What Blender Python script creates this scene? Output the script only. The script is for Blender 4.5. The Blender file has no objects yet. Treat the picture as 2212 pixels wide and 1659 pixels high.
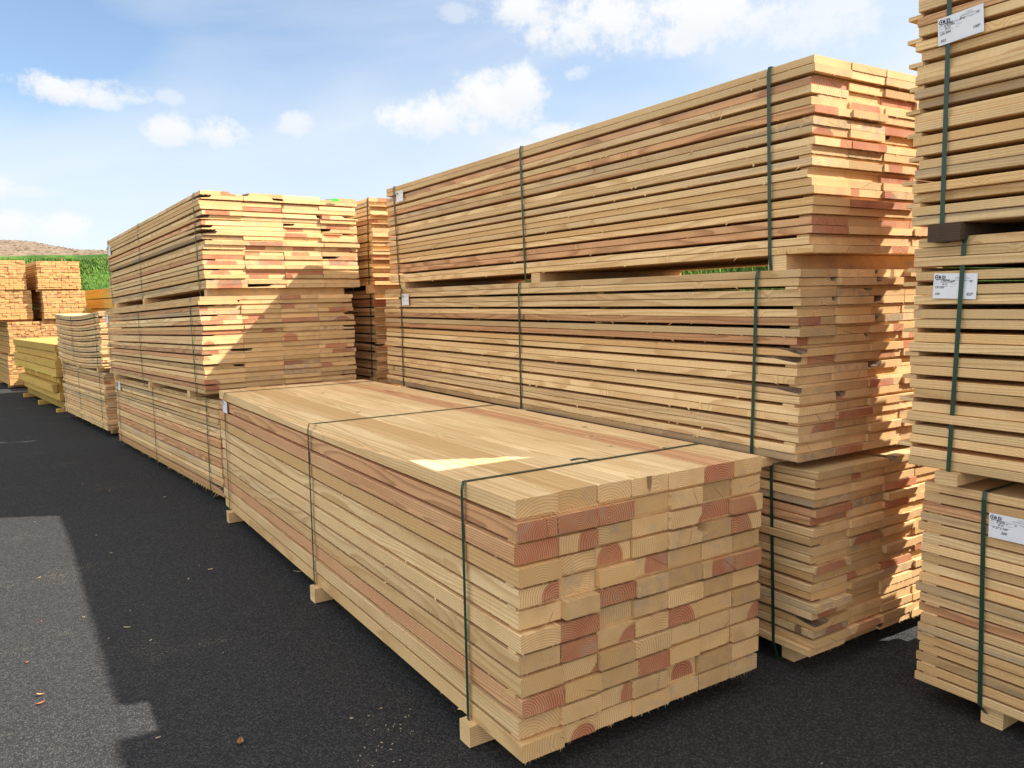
import bpy, bmesh, math, random
from mathutils import Matrix, Vector, noise as mnoise

S = bpy.context.scene
COL = S.collection
RNG = random.Random(11)

# ---------------------------------------------------------------- camera
HC = 1.65
YAW, PITCH, ROLL = math.radians(32.53), math.radians(6.15), math.radians(-1.22)
FPX = 1717.0 / 2212.0
def cam_axes():
    f = Vector((math.sin(YAW) * math.cos(PITCH), math.cos(YAW) * math.cos(PITCH), -math.sin(PITCH)))
    r = Vector((math.cos(YAW), -math.sin(YAW), 0))
    u = r.cross(f)
    return (r * math.cos(ROLL) + u * math.sin(ROLL), -r * math.sin(ROLL) + u * math.cos(ROLL), f)
cd = bpy.data.cameras.new('camera')
cam = bpy.data.objects.new('camera', cd); COL.objects.link(cam)
r_, u_, f_ = cam_axes()
cam.matrix_world = Matrix(((r_.x, u_.x, -f_.x, 0), (r_.y, u_.y, -f_.y, 0), (r_.z, u_.z, -f_.z, HC), (0, 0, 0, 1)))
cd.sensor_width = 36; cd.lens = 36 * FPX
cd.clip_start = 0.02; cd.clip_end = 3000
S.camera = cam
S.view_settings.view_transform = 'Standard'; S.view_settings.look = 'None'
S.view_settings.gamma = 1.0; S.view_settings.use_curve_mapping = False
S.view_settings.exposure = 1.20
S.render.film_transparent = False
S.cycles.max_bounces = 9; S.cycles.diffuse_bounces = 6

# ---------------------------------------------------------------- node helper
class NG:
    def __init__(s, nt): s.nt = nt
    def new(s, t, **kw):
        n = s.nt.nodes.new(t)
        for k, v in kw.items(): setattr(n, k, v)
        return n
    def put(s, sock, v):
        if isinstance(v, bpy.types.NodeSocket): s.nt.links.new(v, sock)
        elif v is not None:
            if hasattr(sock.default_value, '__len__') and not hasattr(v, '__len__'): v = (v,) * len(sock.default_value)
            if hasattr(sock.default_value, '__len__') and len(sock.default_value) == 4 and len(v) == 3: v = (*v, 1)
            sock.default_value = v
    def m(s, op, a, b=None, c=None, clamp=False):
        n = s.new('ShaderNodeMath', operation=op, use_clamp=clamp)
        for i, v in enumerate((a, b, c)):
            if v is not None: s.put(n.inputs[i], v)
        return n.outputs[0]
    def v(s, op, a, b=None, out=0):
        n = s.new('ShaderNodeVectorMath', operation=op)
        s.put(n.inputs[0], a)
        if b is not None: s.put(n.inputs[1], b)
        return n.outputs[out]
    def xyz(s, a):
        n = s.new('ShaderNodeSeparateXYZ'); s.put(n.inputs[0], a); return n.outputs
    def cxyz(s, a, b, c):
        n = s.new('ShaderNodeCombineXYZ')
        for i, v in enumerate((a, b, c)): s.put(n.inputs[i], v)
        return n.outputs[0]
    def mix(s, f, a, b, mode='MIX'):
        n = s.new('ShaderNodeMix', data_type='RGBA', blend_type=mode)
        s.put(n.inputs[0], f); s.put(n.inputs[6], a); s.put(n.inputs[7], b)
        return n.outputs[2]
    def sm(s, v, lo, hi, a=0.0, b=1.0):
        n = s.new('ShaderNodeMapRange', interpolation_type='SMOOTHSTEP')
        for i, x in enumerate((v, lo, hi, a, b)): s.put(n.inputs[i], x)
        return n.outputs[0]
    def noise(s, vec, scale, detail=3, rough=.55, out=0, dist=0):
        n = s.new('ShaderNodeTexNoise'); s.put(n.inputs['Vector'], vec)
        n.inputs['Scale'].default_value = scale; n.inputs['Detail'].default_value = detail
        n.inputs['Roughness'].default_value = rough; n.inputs['Distortion'].default_value = dist
        return n.outputs[out]
    def vor(s, vec, scale, feat='F1', rnd=1):
        n = s.new('ShaderNodeTexVoronoi', feature=feat); s.put(n.inputs['Vector'], vec)
        n.inputs['Scale'].default_value = scale; n.inputs['Randomness'].default_value = rnd
        return n.outputs
    def ramp(s, f, stops):
        n = s.new('ShaderNodeValToRGB'); s.put(n.inputs[0], f)
        e = n.color_ramp.elements
        while len(e) < len(stops): e.new(0.5)
        for el, (p, c) in zip(e, stops):
            el.position = p; el.color = (*c, 1) if hasattr(c, '__len__') else (c, c, c, 1)
        return n.outputs[0]
def new_mat(name):
    m = bpy.data.materials.new(name); m.use_nodes = True
    nt = m.node_tree; nt.nodes.clear(); g = NG(nt)
    b = g.new('ShaderNodeBsdfPrincipled'); o = g.new('ShaderNodeOutputMaterial')
    nt.links.new(b.outputs[0], o.inputs[0])
    b.inputs['Specular IOR Level'].default_value = .25
    return m, g, b
def bump(g, b, h, strength, dist):
    n = g.new('ShaderNodeBump'); g.put(n.inputs['Height'], h)
    n.inputs['Strength'].default_value = strength; n.inputs['Distance'].default_value = dist
    g.nt.links.new(n.outputs[0], b.inputs['Normal'])

# ---------------------------------------------------------------- sky
SUN = Vector((1.0, -0.56, 1.016)).normalized()
EL = math.asin(SUN.z); AZ = math.atan2(SUN.x, SUN.y)
def pix_dir(px, py):      # direction of a spot in the sky, in the photograph's 2212-wide frame
    d = f_ + r_ * ((px - 1106) / 1717.0) - u_ * ((py - 829.5) / 1717.0)
    d.normalize(); return math.atan2(d.x, d.y), math.asin(d.z)
W = bpy.data.worlds.new('World'); S.world = W; W.use_nodes = True
W.node_tree.nodes.clear(); g = NG(W.node_tree)
sky = g.new('ShaderNodeTexSky', sky_type='NISHITA', sun_disc=False)
sky.sun_elevation = EL; sky.sun_rotation = AZ; sky.air_density = 1.0; sky.dust_density = .6; sky.ozone_density = 1.4
D = g.new('ShaderNodeTexCoord').outputs['Generated']
x, y, z = g.xyz(D)
az = g.m('ARCTAN2', x, y); el = g.m('ARCSINE', z)
ae = g.cxyz(az, el, 0)
warp = g.noise(ae, 7.0, 5, .62, out=1)
wv = g.v('SUBTRACT', warp, (.5, .5, .5))
# thin high veil: streaks running up to the right, thicker towards the horizon
st = g.cxyz(g.m('ADD', g.m('MULTIPLY', az, 1.1), g.m('MULTIPLY', el, 1.2)), g.m('SUBTRACT', g.m('MULTIPLY', el, 4.2), g.m('MULTIPLY', az, 1.2)), 0)
veiln = g.noise(st, 1.7, 6, .55, dist=.5)
hor = g.sm(el, .02, .40, .86, .26)
veil = g.m('ADD', hor, g.m('MULTIPLY', g.m('SUBTRACT', veiln, .5), 1.25))
east = g.sm(az, .25, 1.15, 0.0, .38)
bluehole = g.m('MULTIPLY', g.sm(g.m('ADD', g.m('POWER', g.m('DIVIDE', g.m('SUBTRACT', az, -.02), .24), 2), g.m('POWER', g.m('DIVIDE', g.m('SUBTRACT', el, .27), .11), 2)), 0, 1.0, 1, 0), -.50)
hole2c = pix_dir(1330, 225)
hole2 = g.m('MULTIPLY', g.sm(g.m('ADD', g.m('POWER', g.m('DIVIDE', g.m('SUBTRACT', az, hole2c[0]), .17), 2), g.m('POWER', g.m('DIVIDE', g.m('SUBTRACT', el, hole2c[1]), .07), 2)), 0, 1.0, 1, 0), -.42)
west = g.sm(az, -.30, -.9, 0.0, .4)  # thicker veil out of view, added to light the shaded left faces
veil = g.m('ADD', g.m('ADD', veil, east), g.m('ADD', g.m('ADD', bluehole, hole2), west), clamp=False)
veil = g.m('MINIMUM', g.m('MAXIMUM', g.m('ADD', veil, g.m('MAXIMUM', g.sm(el, .60, .95, 0, .05), g.sm(az, 1.35, 1.9, 0, .35))), .05), .97)  # extra unseen veil overhead and far east, added for fill light
blue = g.mix(1.0, sky.outputs[0], (1.10, 1.13, 1.16, 1), 'MULTIPLY')
# unseen sky west, far east and overhead, brightened to add light on shaded wood
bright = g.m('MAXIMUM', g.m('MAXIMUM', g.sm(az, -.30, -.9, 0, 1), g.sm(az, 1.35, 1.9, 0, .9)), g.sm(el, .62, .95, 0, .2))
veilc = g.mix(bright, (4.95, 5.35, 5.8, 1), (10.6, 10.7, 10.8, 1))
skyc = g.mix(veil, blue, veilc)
# fair-weather cumulus, each a ragged ellipse on the sky
clouds = [(160,192,92,24,1),(105,188,42,14,.9),(215,212,66,17,.8),(190,178,50,14,.9),(358,284,46,30,.9),(482,286,50,28,.9),(650,268,36,20,.65),(352,212,24,14,.4),
          (960,256,112,42,1),(1070,222,90,50,1),(1135,190,62,48,1),(1250,150,32,17,.7),(984,32,32,18,.4),
          (1120,16,90,30,1),(1290,48,150,48,1),(1440,72,130,38,1),(1540,28,190,50,1),(1740,40,120,60,.7),
          (1215,292,56,24,.75),(1120,330,70,24,.5),(92,492,74,26,.85),(10,488,50,30,.9),(66,418,48,9,.35),(0,408,22,22,.8)]
fine = g.noise(ae, 38.0, 6, .68)
nz = g.m('ADD', g.m('MULTIPLY', g.m('SUBTRACT', g.noise(ae, 13.0, 6, .65), .5), 3.6), g.m('MULTIPLY', g.m('SUBTRACT', fine, .5), 2.6))
cm = None; sh = None
wx, wy, wz = g.xyz(wv)
azw = g.m('ADD', az, g.m('MULTIPLY', wx, .05)); elw = g.m('ADD', el, g.m('MULTIPLY', wy, .03))
for (px, py, rx, ry, k) in clouds:
    a0, e0 = pix_dir(px, py); ra = rx / 1717 / math.cos(e0); re = ry / 1717
    q = g.m('ADD', g.m('POWER', g.m('DIVIDE', g.m('SUBTRACT', azw, a0), ra * 1.15), 2), g.m('POWER', g.m('DIVIDE', g.m('SUBTRACT', elw, e0), re * 1.15), 2))
    mk = g.m('MULTIPLY', g.sm(g.m('ADD', q, nz), -.05, 1.2, 1, 0), k)
    lo = g.m('MULTIPLY', mk, g.sm(elw, e0 - re, e0 + re * .4, 1, 0))
    cm = mk if cm is None else g.m('MAXIMUM', cm, mk)
    sh = lo if sh is None else g.m('MAXIMUM', sh, lo)
cloudc = g.mix(g.m('MULTIPLY', sh, .55), (5.9, 5.9, 5.9, 1), (4.8, 5.1, 5.4, 1))
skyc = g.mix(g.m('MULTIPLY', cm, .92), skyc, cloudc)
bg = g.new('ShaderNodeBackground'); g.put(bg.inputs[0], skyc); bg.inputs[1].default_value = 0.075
wo = g.new('ShaderNodeOutputWorld'); g.nt.links.new(bg.outputs[0], wo.inputs[0])

# ---------------------------------------------------------------- sun
sl = bpy.data.lights.new('sun', 'SUN'); sl.energy = 4.9; sl.angle = math.radians(.53); sl.color = (1.0, .95, .86)
so = bpy.data.objects.new('sun', sl); COL.objects.link(so)
so.rotation_mode = 'QUATERNION'; so.rotation_quaternion = SUN.to_track_quat('Z', 'Y'); so.location = (20, -12, 20)

# ---------------------------------------------------------------- materials
def wood_mat(name, sap, heart, late, tanc, knotc=(.20, .105, .05), ringk=.62):
    m, g, b = new_mat(name)
    tc_ = g.new('ShaderNodeTexCoord'); co = tc_.outputs['Object']; tcn = tc_.outputs['Normal']
    oi = g.new('ShaderNodeObjectInfo')
    sc = g.new('ShaderNodeSeparateColor'); g.put(sc.inputs[0], oi.outputs['Color'])
    R0, B, T = sc.outputs; H = g.sm(R0, .5, .75); endf = g.m('POWER', g.m('ABSOLUTE', g.xyz(tcn)[1]), 2.0); TAN = g.m('MULTIPLY', g.m('MULTIPLY', R0, 2.0, clamp=True), g.m('SUBTRACT', 1.0, H)); A = oi.outputs['Alpha']
    wn = g.new('ShaderNodeTexWhiteNoise', noise_dimensions='1D'); g.put(wn.inputs['W'], g.m('MULTIPLY', oi.outputs['Random'], 917.3))
    r1, r2, r3 = g.xyz(wn.outputs['Color'])
    seed = g.v('MULTIPLY', wn.outputs['Color'], (60, 60, 60))
    x, y, z = g.xyz(co)
    pc = g.v('ADD', co, seed)
    wand = g.v('SUBTRACT', g.noise(g.v('MULTIPLY', pc, (1.5, .55, 1.5)), 1.0, 2, .5, out=1), (.5, .5, .5))
    wx, wy, wz = g.xyz(wand)
    X = g.m('ADD', g.m('SUBTRACT', x, g.m('MULTIPLY_ADD', r1, .24, -.02)), g.m('MULTIPLY', wx, .10))
    Z = g.m('ADD', g.m('ADD', z, g.m('MULTIPLY_ADD', A, .17, -.03)), g.m('MULTIPLY', wz, .05))
    d = g.m('SQRT', g.m('ADD', g.m('MULTIPLY', X, X), g.m('MULTIPLY', Z, Z)))
    d = g.m('ADD', d, g.m('MULTIPLY', g.m('SUBTRACT', g.noise(g.v('MULTIPLY', pc, (30, 3, 30)), 1.0, 2), .5), .006))
    kv = g.vor(g.v('MULTIPLY', pc, (1, 1, .25)), 4.6)
    kr = g.xyz(kv[1])
    kon = g.m('GREATER_THAN', kr[0], .48)
    kd = g.m('ADD', kv[0], g.m('MULTIPLY', g.m('SUBTRACT', g.noise(pc, 60, 2), .5), .03))
    ksz = g.m('MULTIPLY_ADD', kr[1], .055, .022)
    knot = g.m('MULTIPLY', g.sm(kd, ksz, g.m('ADD', ksz, .022), 1, 0), kon)
    halo = g.m('MULTIPLY', g.sm(kd, .05, .26, 1, 0), kon)
    d = g.m('ADD', d, g.m('MULTIPLY', halo, .03))
    fr = g.m('FRACT', g.m('DIVIDE', d, g.m('MULTIPLY_ADD', r3, .005, .0062)))
    lw = g.ramp(fr, [(0, .0), (.40, .05), (.78, .9), (.92, 1.0), (1.0, 0)])
    hr = g.m('ADD', g.m('MULTIPLY_ADD', r2, .085, .055), g.m('MULTIPLY', g.m('GREATER_THAN', R0, .985), .4))
    hm = g.m('MULTIPLY', g.m('MULTIPLY', g.sm(d, g.m('SUBTRACT', hr, .007), g.m('ADD', hr, .006), 1, 0), H), g.m('MULTIPLY_ADD', g.noise(g.v('MULTIPLY', pc, (9, 1.6, 9)), 1.0, 3), .9, .45, clamp=True))
    heart = g.mix(endf, tuple(min(1, v * k) for v, k in zip(heart[:3], (1.22, 1.66, 1.55))), heart[:3])
    hdark = g.mix(1.0, heart, (.40, .34, .32, 1), 'MULTIPLY')
    sap = g.mix(endf, sap, tuple(v * k for v, k in zip(sap[:3], (.94, .87, .82))))
    c = g.mix(hm, g.mix(TAN, sap, tanc), heart)
    lf = g.noise(g.v('MULTIPLY', pc, (8, 1.1, 8)), 1.0, 3)
    c = g.mix(g.sm(lf, .38, .72, 0, .50), c, g.mix(hm, g.mix(TAN, late, tanc), heart))
    c = g.mix(g.m('MULTIPLY', lw, g.m('MULTIPLY_ADD', endf, .24, ringk)), c, g.mix(hm, late, hdark))
    c = g.mix(g.m('MULTIPLY', g.m('MULTIPLY', g.sm(g.noise(pc, 16, 4, .6), .48, .72), endf), g.m('MULTIPLY', r2, .55)), c, (.36, .30, .23, 1))
    # drying checks running out from the pith on some ends
    ca = g.m('ABSOLUTE', g.m('SUBTRACT', g.m('MULTIPLY', X, g.m('COSINE', g.m('MULTIPLY', r3, 6.28))), g.m('MULTIPLY', Z, g.m('SINE', g.m('MULTIPLY', r3, 6.28)))))
    chk = g.m('MULTIPLY', g.m('MULTIPLY', g.sm(ca, .0007, .0016, 1, 0), g.sm(d, .05, .08, 1, 0)), g.m('MULTIPLY', g.m('GREATER_THAN', r1, .55), endf))
    # grey sap stain in long streaks, on the boards that have it
    stn = g.noise(g.v('MULTIPLY', pc, (26, .9, 26)), 1.0, 4, .6)
    c = g.mix(g.m('MULTIPLY', g.sm(stn, .38, .62), T), c, (.24, .22, .19, 1))
    c = g.mix(g.m('MULTIPLY', halo, .22), c, late)
    c = g.mix(g.m('MULTIPLY', knot, .85), c, g.mix(g.sm(kd, 0, .03), (.30, .17, .09, 1), knotc))
    c = g.mix(g.m('MULTIPLY', chk, .8), c, (.10, .055, .03, 1))
    saw = g.noise(g.v('MULTIPLY', pc, (4, 95, 4)), 1.0, 2, .5)
    fine = g.noise(g.v('MULTIPLY', pc, (260, 60, 260)), 1.0, 2, .6)
    br = g.m('MULTIPLY', g.m('MULTIPLY_ADD', saw, .14, .93), g.m('MULTIPLY_ADD', fine, .22, .89))
    br = g.m('MULTIPLY', br, g.m('MULTIPLY_ADD', B, .8, .6))
    cc = g.new('ShaderNodeCombineColor')
    for i in range(3): g.put(cc.inputs[i], br)
    c = g.mix(1.0, c, cc.outputs[0], 'MULTIPLY')
    g.put(b.inputs['Base Color'], c)
    b.inputs['Roughness'].default_value = .78; b.inputs['Specular IOR Level'].default_value = .18
    h = g.m('ADD', g.m('ADD', g.m('MULTIPLY', saw, .7), g.m('MULTIPLY', fine, .5)), g.m('MULTIPLY', lw, .25))
    bump(g, b, h, .35, .0022)
    return m
WOOD = wood_mat('sawn_softwood', (.83, .60, .315, 1), (.53, .205, .105, 1), (.50, .285, .11, 1), (.65, .40, .17, 1))
ORANGE = wood_mat('orange_softwood', (.64, .385, .165, 1), (.46, .22, .09, 1), (.46, .24, .08, 1), (.56, .30, .10, 1), ringk=.3)
YELLOW = wood_mat('yellow_treated_beam', (.66, .42, .105, 1), (.52, .29, .07, 1), (.44, .27, .07, 1), (.54, .34, .09, 1), ringk=.3)
DARKW = wood_mat('weathered_dark_wood', (.115, .070, .040, 1), (.09, .05, .03, 1), (.05, .035, .025, 1), (.09, .06, .04, 1), (.03, .02, .02), .5)

def bark_mat():
    m, g, b = new_mat('bark_edge')
    co = g.new('ShaderNodeTexCoord').outputs['Object']
    n = g.noise(g.v('MULTIPLY', co, (60, 9, 60)), 1.0, 5, .65)
    c = g.ramp(n, [(.3, (.06, .04, .028)), (.5, (.19, .12, .075)), (.7, (.38, .25, .15))])
    g.put(b.inputs['Base Color'], c); b.inputs['Roughness'].default_value = .9
    bump(g, b, n, .8, .006); return m
BARK = bark_mat()
def strap_mat():
    m, g, b = new_mat('green_strapping')
    co = g.new('ShaderNodeTexCoord').outputs['Object']
    n = g.noise(g.v('MULTIPLY', co, (300, 300, 40)), 1.0, 2)
    g.put(b.inputs['Base Color'], g.mix(n, (.010, .038, .022, 1), (.020, .062, .038, 1)))
    b.inputs['Roughness'].default_value = .38; b.inputs['Specular IOR Level'].default_value = .5
    bump(g, b, n, .2, .0006); return m
STRAP = strap_mat()
def paper_mat():
    m, g, b = new_mat('white_card')
    co = g.new('ShaderNodeTexCoord').outputs['Object']
    n = g.noise(co, 30, 3)
    g.put(b.inputs['Base Color'], g.mix(n, (.74, .75, .77, 1), (.84, .85, .86, 1))); b.inputs['Roughness'].default_value = .6
    return m
PAPER = paper_mat()
def flat_mat(name, c, rough=.7):
    m, g, b = new_mat(name)
    co = g.new('ShaderNodeTexCoord').outputs['Object']
    n = g.noise(co, 90, 2)
    g.put(b.inputs['Base Color'], g.mix(n, (*[v * .8 for v in c], 1), (*c, 1))); b.inputs['Roughness'].default_value = rough
    return m
INK = flat_mat('black_ink', (.02, .02, .025)); GREYINK = flat_mat('grey_print', (.33, .34, .37))
GREENPAINT = flat_mat('green_spray_paint', (.06, .55, .08)); STAKE = flat_mat('pale_stake', (.6, .58, .52))
ORANGEPAINT = flat_mat('orange_spray_paint', (.85, .13, .02))
LEAF = flat_mat('dry_leaf', (.33, .16, .07)); CHIPO = flat_mat('orange_bark_chip', (.34, .12, .055)); CHIPP = flat_mat('pale_wood_chip', (.46, .36, .22))

def asphalt_mat():
    m, g, b = new_mat('asphalt')
    co = g.new('ShaderNodeTexCoord').outputs['Object']
    big = g.noise(co, .55, 4, .6)
    mid = g.noise(co, 5.5, 3)
    v1 = g.vor(co, 125); v2 = g.vor(co, 230)
    rr = g.xyz(v1[1]); r2 = g.xyz(v2[1])
    base = g.mix(g.m('ADD', g.m('MULTIPLY', big, .6), g.m('MULTIPLY', mid, .4)), (.042, .0405, .040, 1), (.066, .0625, .058, 1))
    stone = g.mix(g.sm(rr[0], .2, 1.0), (.026, .026, .027, 1), (.108, .101, .093, 1))
    c = g.mix(.55, base, stone)
    c = g.mix(g.m('MULTIPLY', g.m('GREATER_THAN', r2[1], .985), .45), c, (.22, .21, .19, 1))
    crack = g.sm(v1[0], .25, .62, 0, 1)
    c = g.mix(g.m('MULTIPLY', crack, .55), c, (.016, .016, .018, 1))
    # pale sawdust lying in the texture, in loose drifts
    dust = g.m('MULTIPLY', g.m('GREATER_THAN', r2[2], .90), g.sm(g.noise(co, 1.4, 5, .65), .56, .70))
    c = g.mix(g.m('MULTIPLY', dust, .55), c, (.36, .28, .17, 1))
    g.put(b.inputs['Base Color'], c)
    b.inputs['Roughness'].default_value = .9; b.inputs['Specular IOR Level'].default_value = .12
    h = g.m('ADD', g.m('MULTIPLY', g.m('SUBTRACT', 1.0, v1[0]), 1.0), g.m('ADD', g.m('MULTIPLY', g.m('SUBTRACT', 1.0, v2[0]), .4), g.m('MULTIPLY', rr[1], .6)))
    bump(g, b, h, .8, .005)
    return m
ASPHALT = asphalt_mat()
def bank_mat():
    m, g, b = new_mat('grassy_bank')
    co = g.new('ShaderNodeTexCoord').outputs['Object']
    at = g.new('ShaderNodeAttribute', attribute_name='top').outputs['Fac']
    n = g.noise(co, 1.1, 5, .6); f = g.noise(co, 9, 4, .65)
    gr = g.mix(g.sm(n, .35, .68), (.035, .085, .012, 1), (.085, .175, .022, 1))
    gr = g.mix(g.sm(f, .35, .7, 0, .5), gr, (.025, .06, .012, 1))
    s = g.noise(g.v('MULTIPLY', co, (1.2, 1.2, 5)), 1.6, 5, .6)
    br = g.ramp(s, [(.3, (.13, .09, .058)), (.5, (.19, .135, .088)), (.68, (.26, .19, .125))])
    e = g.m('ADD', at, g.m('MULTIPLY', g.m('SUBTRACT', n, .5), .25))
    g.put(b.inputs['Base Color'], g.mix(g.sm(e, .46, .54), gr, br)); b.inputs['Roughness'].default_value = .9
    bump(g, b, g.m('ADD', f, s), .6, .05); return m
BANK = bank_mat()
def grass_mat():
    m, g, b = new_mat('grass_blades')
    co = g.new('ShaderNodeTexCoord').outputs['Object']
    n = g.noise(co, .8, 4, .6); f = g.noise(co, 11, 2)
    c = g.mix(g.sm(n, .36, .64), (.050, .115, .014, 1), (.135, .225, .035, 1))
    c = g.mix(g.sm(f, .4, .75, 0, .6), c, (.16, .24, .06, 1))
    g.put(b.inputs['Base Color'], c); b.inputs['Roughness'].default_value = .6
    return m
GRASS = grass_mat()

# ---------------------------------------------------------------- mesh helpers
def mesh_obj(name, verts, faces, mats, parent=None, midx=None, loc=None, color=None):
    me = bpy.data.meshes.new(name); me.from_pydata(verts, [], faces)
    for m in (mats if isinstance(mats, (list, tuple)) else [mats]): me.materials.append(m)
    if midx: me.polygons.foreach_set('material_index', midx)
    me.update()
    o = bpy.data.objects.new(name, me); COL.objects.link(o)
    if parent: o.parent = parent
    if loc: o.location = loc
    if color: o.color = color
    return o
def box(x0, x1, y0, y1, z0, z1, V, F):
    b = len(V)
    V += [(x0, y0, z0), (x1, y0, z0), (x1, y1, z0), (x0, y1, z0), (x0, y0, z1), (x1, y0, z1), (x1, y1, z1), (x0, y1, z1)]
    F += [tuple(b + i for i in f) for f in ((0, 3, 2, 1), (4, 5, 6, 7), (0, 1, 5, 4), (1, 2, 6, 5), (2, 3, 7, 6), (3, 0, 4, 7))]
def tag(o, label, cat, group=None, kind=None):
    if label: o['label'] = label
    if cat: o['category'] = cat
    if group: o['group'] = group
    if kind: o['kind'] = kind
    return o
def structure(o): o['kind'] = 'structure'; return o

# board: a sawn plank along +y from the local origin; optional bark-edged (waney) corner
def board_geo(rng, w, t, l, seg=8, fuzz=0, wane=None, ch=.0022, bow=0.0, V=None, F=None, MI=None, off=(0, 0, 0), side=0, side_len=.012):
    base = len(V)
    cols = []
    ph = rng.uniform(0, 6.28); ph2 = rng.uniform(0, 6.28)
    ux = rng.uniform(.0004, .0013); uz = rng.uniform(.0001, .0005)
    nprof = None
    fs_ = [i / seg for i in range(seg + 1)]
    if wane and wane[3] == 0: fs_ = [0, .006, .014, .026] + fs_[1:]; seg = len(fs_) - 1
    for i, f in enumerate(fs_):
        y = l * f
        dx = ux * math.sin(ph + f * 5.1) + rng.uniform(-.0006, .0006)
        dz = uz * math.sin(ph2 + f * 4.2) - bow * math.sin(math.pi * f)
        c = [(ch, 0), (w - ch, 0), (w, ch), (w, t - ch), (w - ch, t), (ch, t), (0, t - ch), (0, ch)]
        if wane:
            side, a, bb, y0, y1 = wane
            k = 1.0 if y0 <= f <= y1 else max(0.0, 1 - min(abs(f - y0), abs(f - y1)) * 6)
            if y0 == 0: k = max(0.0, 1 - (f / min(.045, max(.02, y1 * .1))) ** 1.3) if f > 0 else 1.0
            k *= .85 + .4 * mnoise.noise((f * 7 + ph, ph2, 0))
            aa = max(ch, a * k); bz = max(ch, min(t * .97, bb * k))
            if side == 0: c = [(ch, 0), (w - ch, 0), (w, ch), (w, t - ch), (w - ch, t), (aa, t), (aa * .82, t - bz * .80), (0, t - bz), (0, ch)]
            else:         c = [(ch, 0), (w - ch, 0), (w, ch), (w, t - bz), (w - aa * .82, t - bz * .80), (w - aa, t), (ch, t), (0, t - ch), (0, ch)]
        nprof = len(c)
        V.extend((off[0] + px + dx, off[1] + y, off[2] + pz + dz) for px, pz in c)
    for i in range(seg):
        for j in range(nprof):
            a = base + i * nprof + j; b = base + i * nprof + (j + 1) % nprof
            F.append((a, b, b + nprof, a + nprof))
            bark = wane and ((wane[0] == 0 and j in (5, 6)) or (wane[0] == 1 and j in (3, 4)))
            MI.append(1 if bark else 0)
    F.append(tuple(base + j for j in range(nprof))[::-1]); MI.append(0)
    F.append(tuple(base + seg * nprof + j for j in range(nprof))); MI.append(0)
    # torn fibres hanging from the lower edge of the near end
    for k in range(fuzz):
        fx = rng.uniform(.004, w - .004); ln = abs(rng.gauss(0, .0045)) + .0015; wd = rng.uniform(.0008, .002)
        b = len(V); oy = rng.uniform(0, .0015)
        V.extend([(off[0] + fx - wd, off[1] - .0003, off[2] + .002), (off[0] + fx + wd, off[1] - .0003, off[2] + .002),
                  (off[0] + fx + rng.uniform(-.004, .004), off[1] - .0012 - oy - ln * .25, off[2] - ln)])
        F.append((b, b + 1, b + 2)); MI.append(0)
    for k in range(side):
        fy = rng.uniform(.02, l - .02); ln = abs(rng.gauss(0, side_len)) + .003; wd = rng.uniform(.001, .0035); b = len(V); ty = rng.choice((-1, 1)) * ln * rng.uniform(.4, 1.6)
        V.extend([(off[0] - .0004, off[1] + fy - wd * 3, off[2] + .0015), (off[0] - .0004, off[1] + fy + wd * 3, off[2] + .0015), (off[0] - ln * rng.uniform(.05, .5), off[1] + fy + ty, off[2] - ln * rng.uniform(.2, .9))])
        F.append((b, b + 1, b + 2)); MI.append(0)
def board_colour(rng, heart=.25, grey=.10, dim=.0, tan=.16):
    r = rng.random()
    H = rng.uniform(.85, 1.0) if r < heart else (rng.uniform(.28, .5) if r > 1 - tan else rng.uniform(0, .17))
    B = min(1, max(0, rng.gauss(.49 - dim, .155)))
    T = rng.uniform(.25, .6) if rng.random() < grey else 0.0
    A = rng.random() ** 1.5
    return (H, B, T, A)

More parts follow.
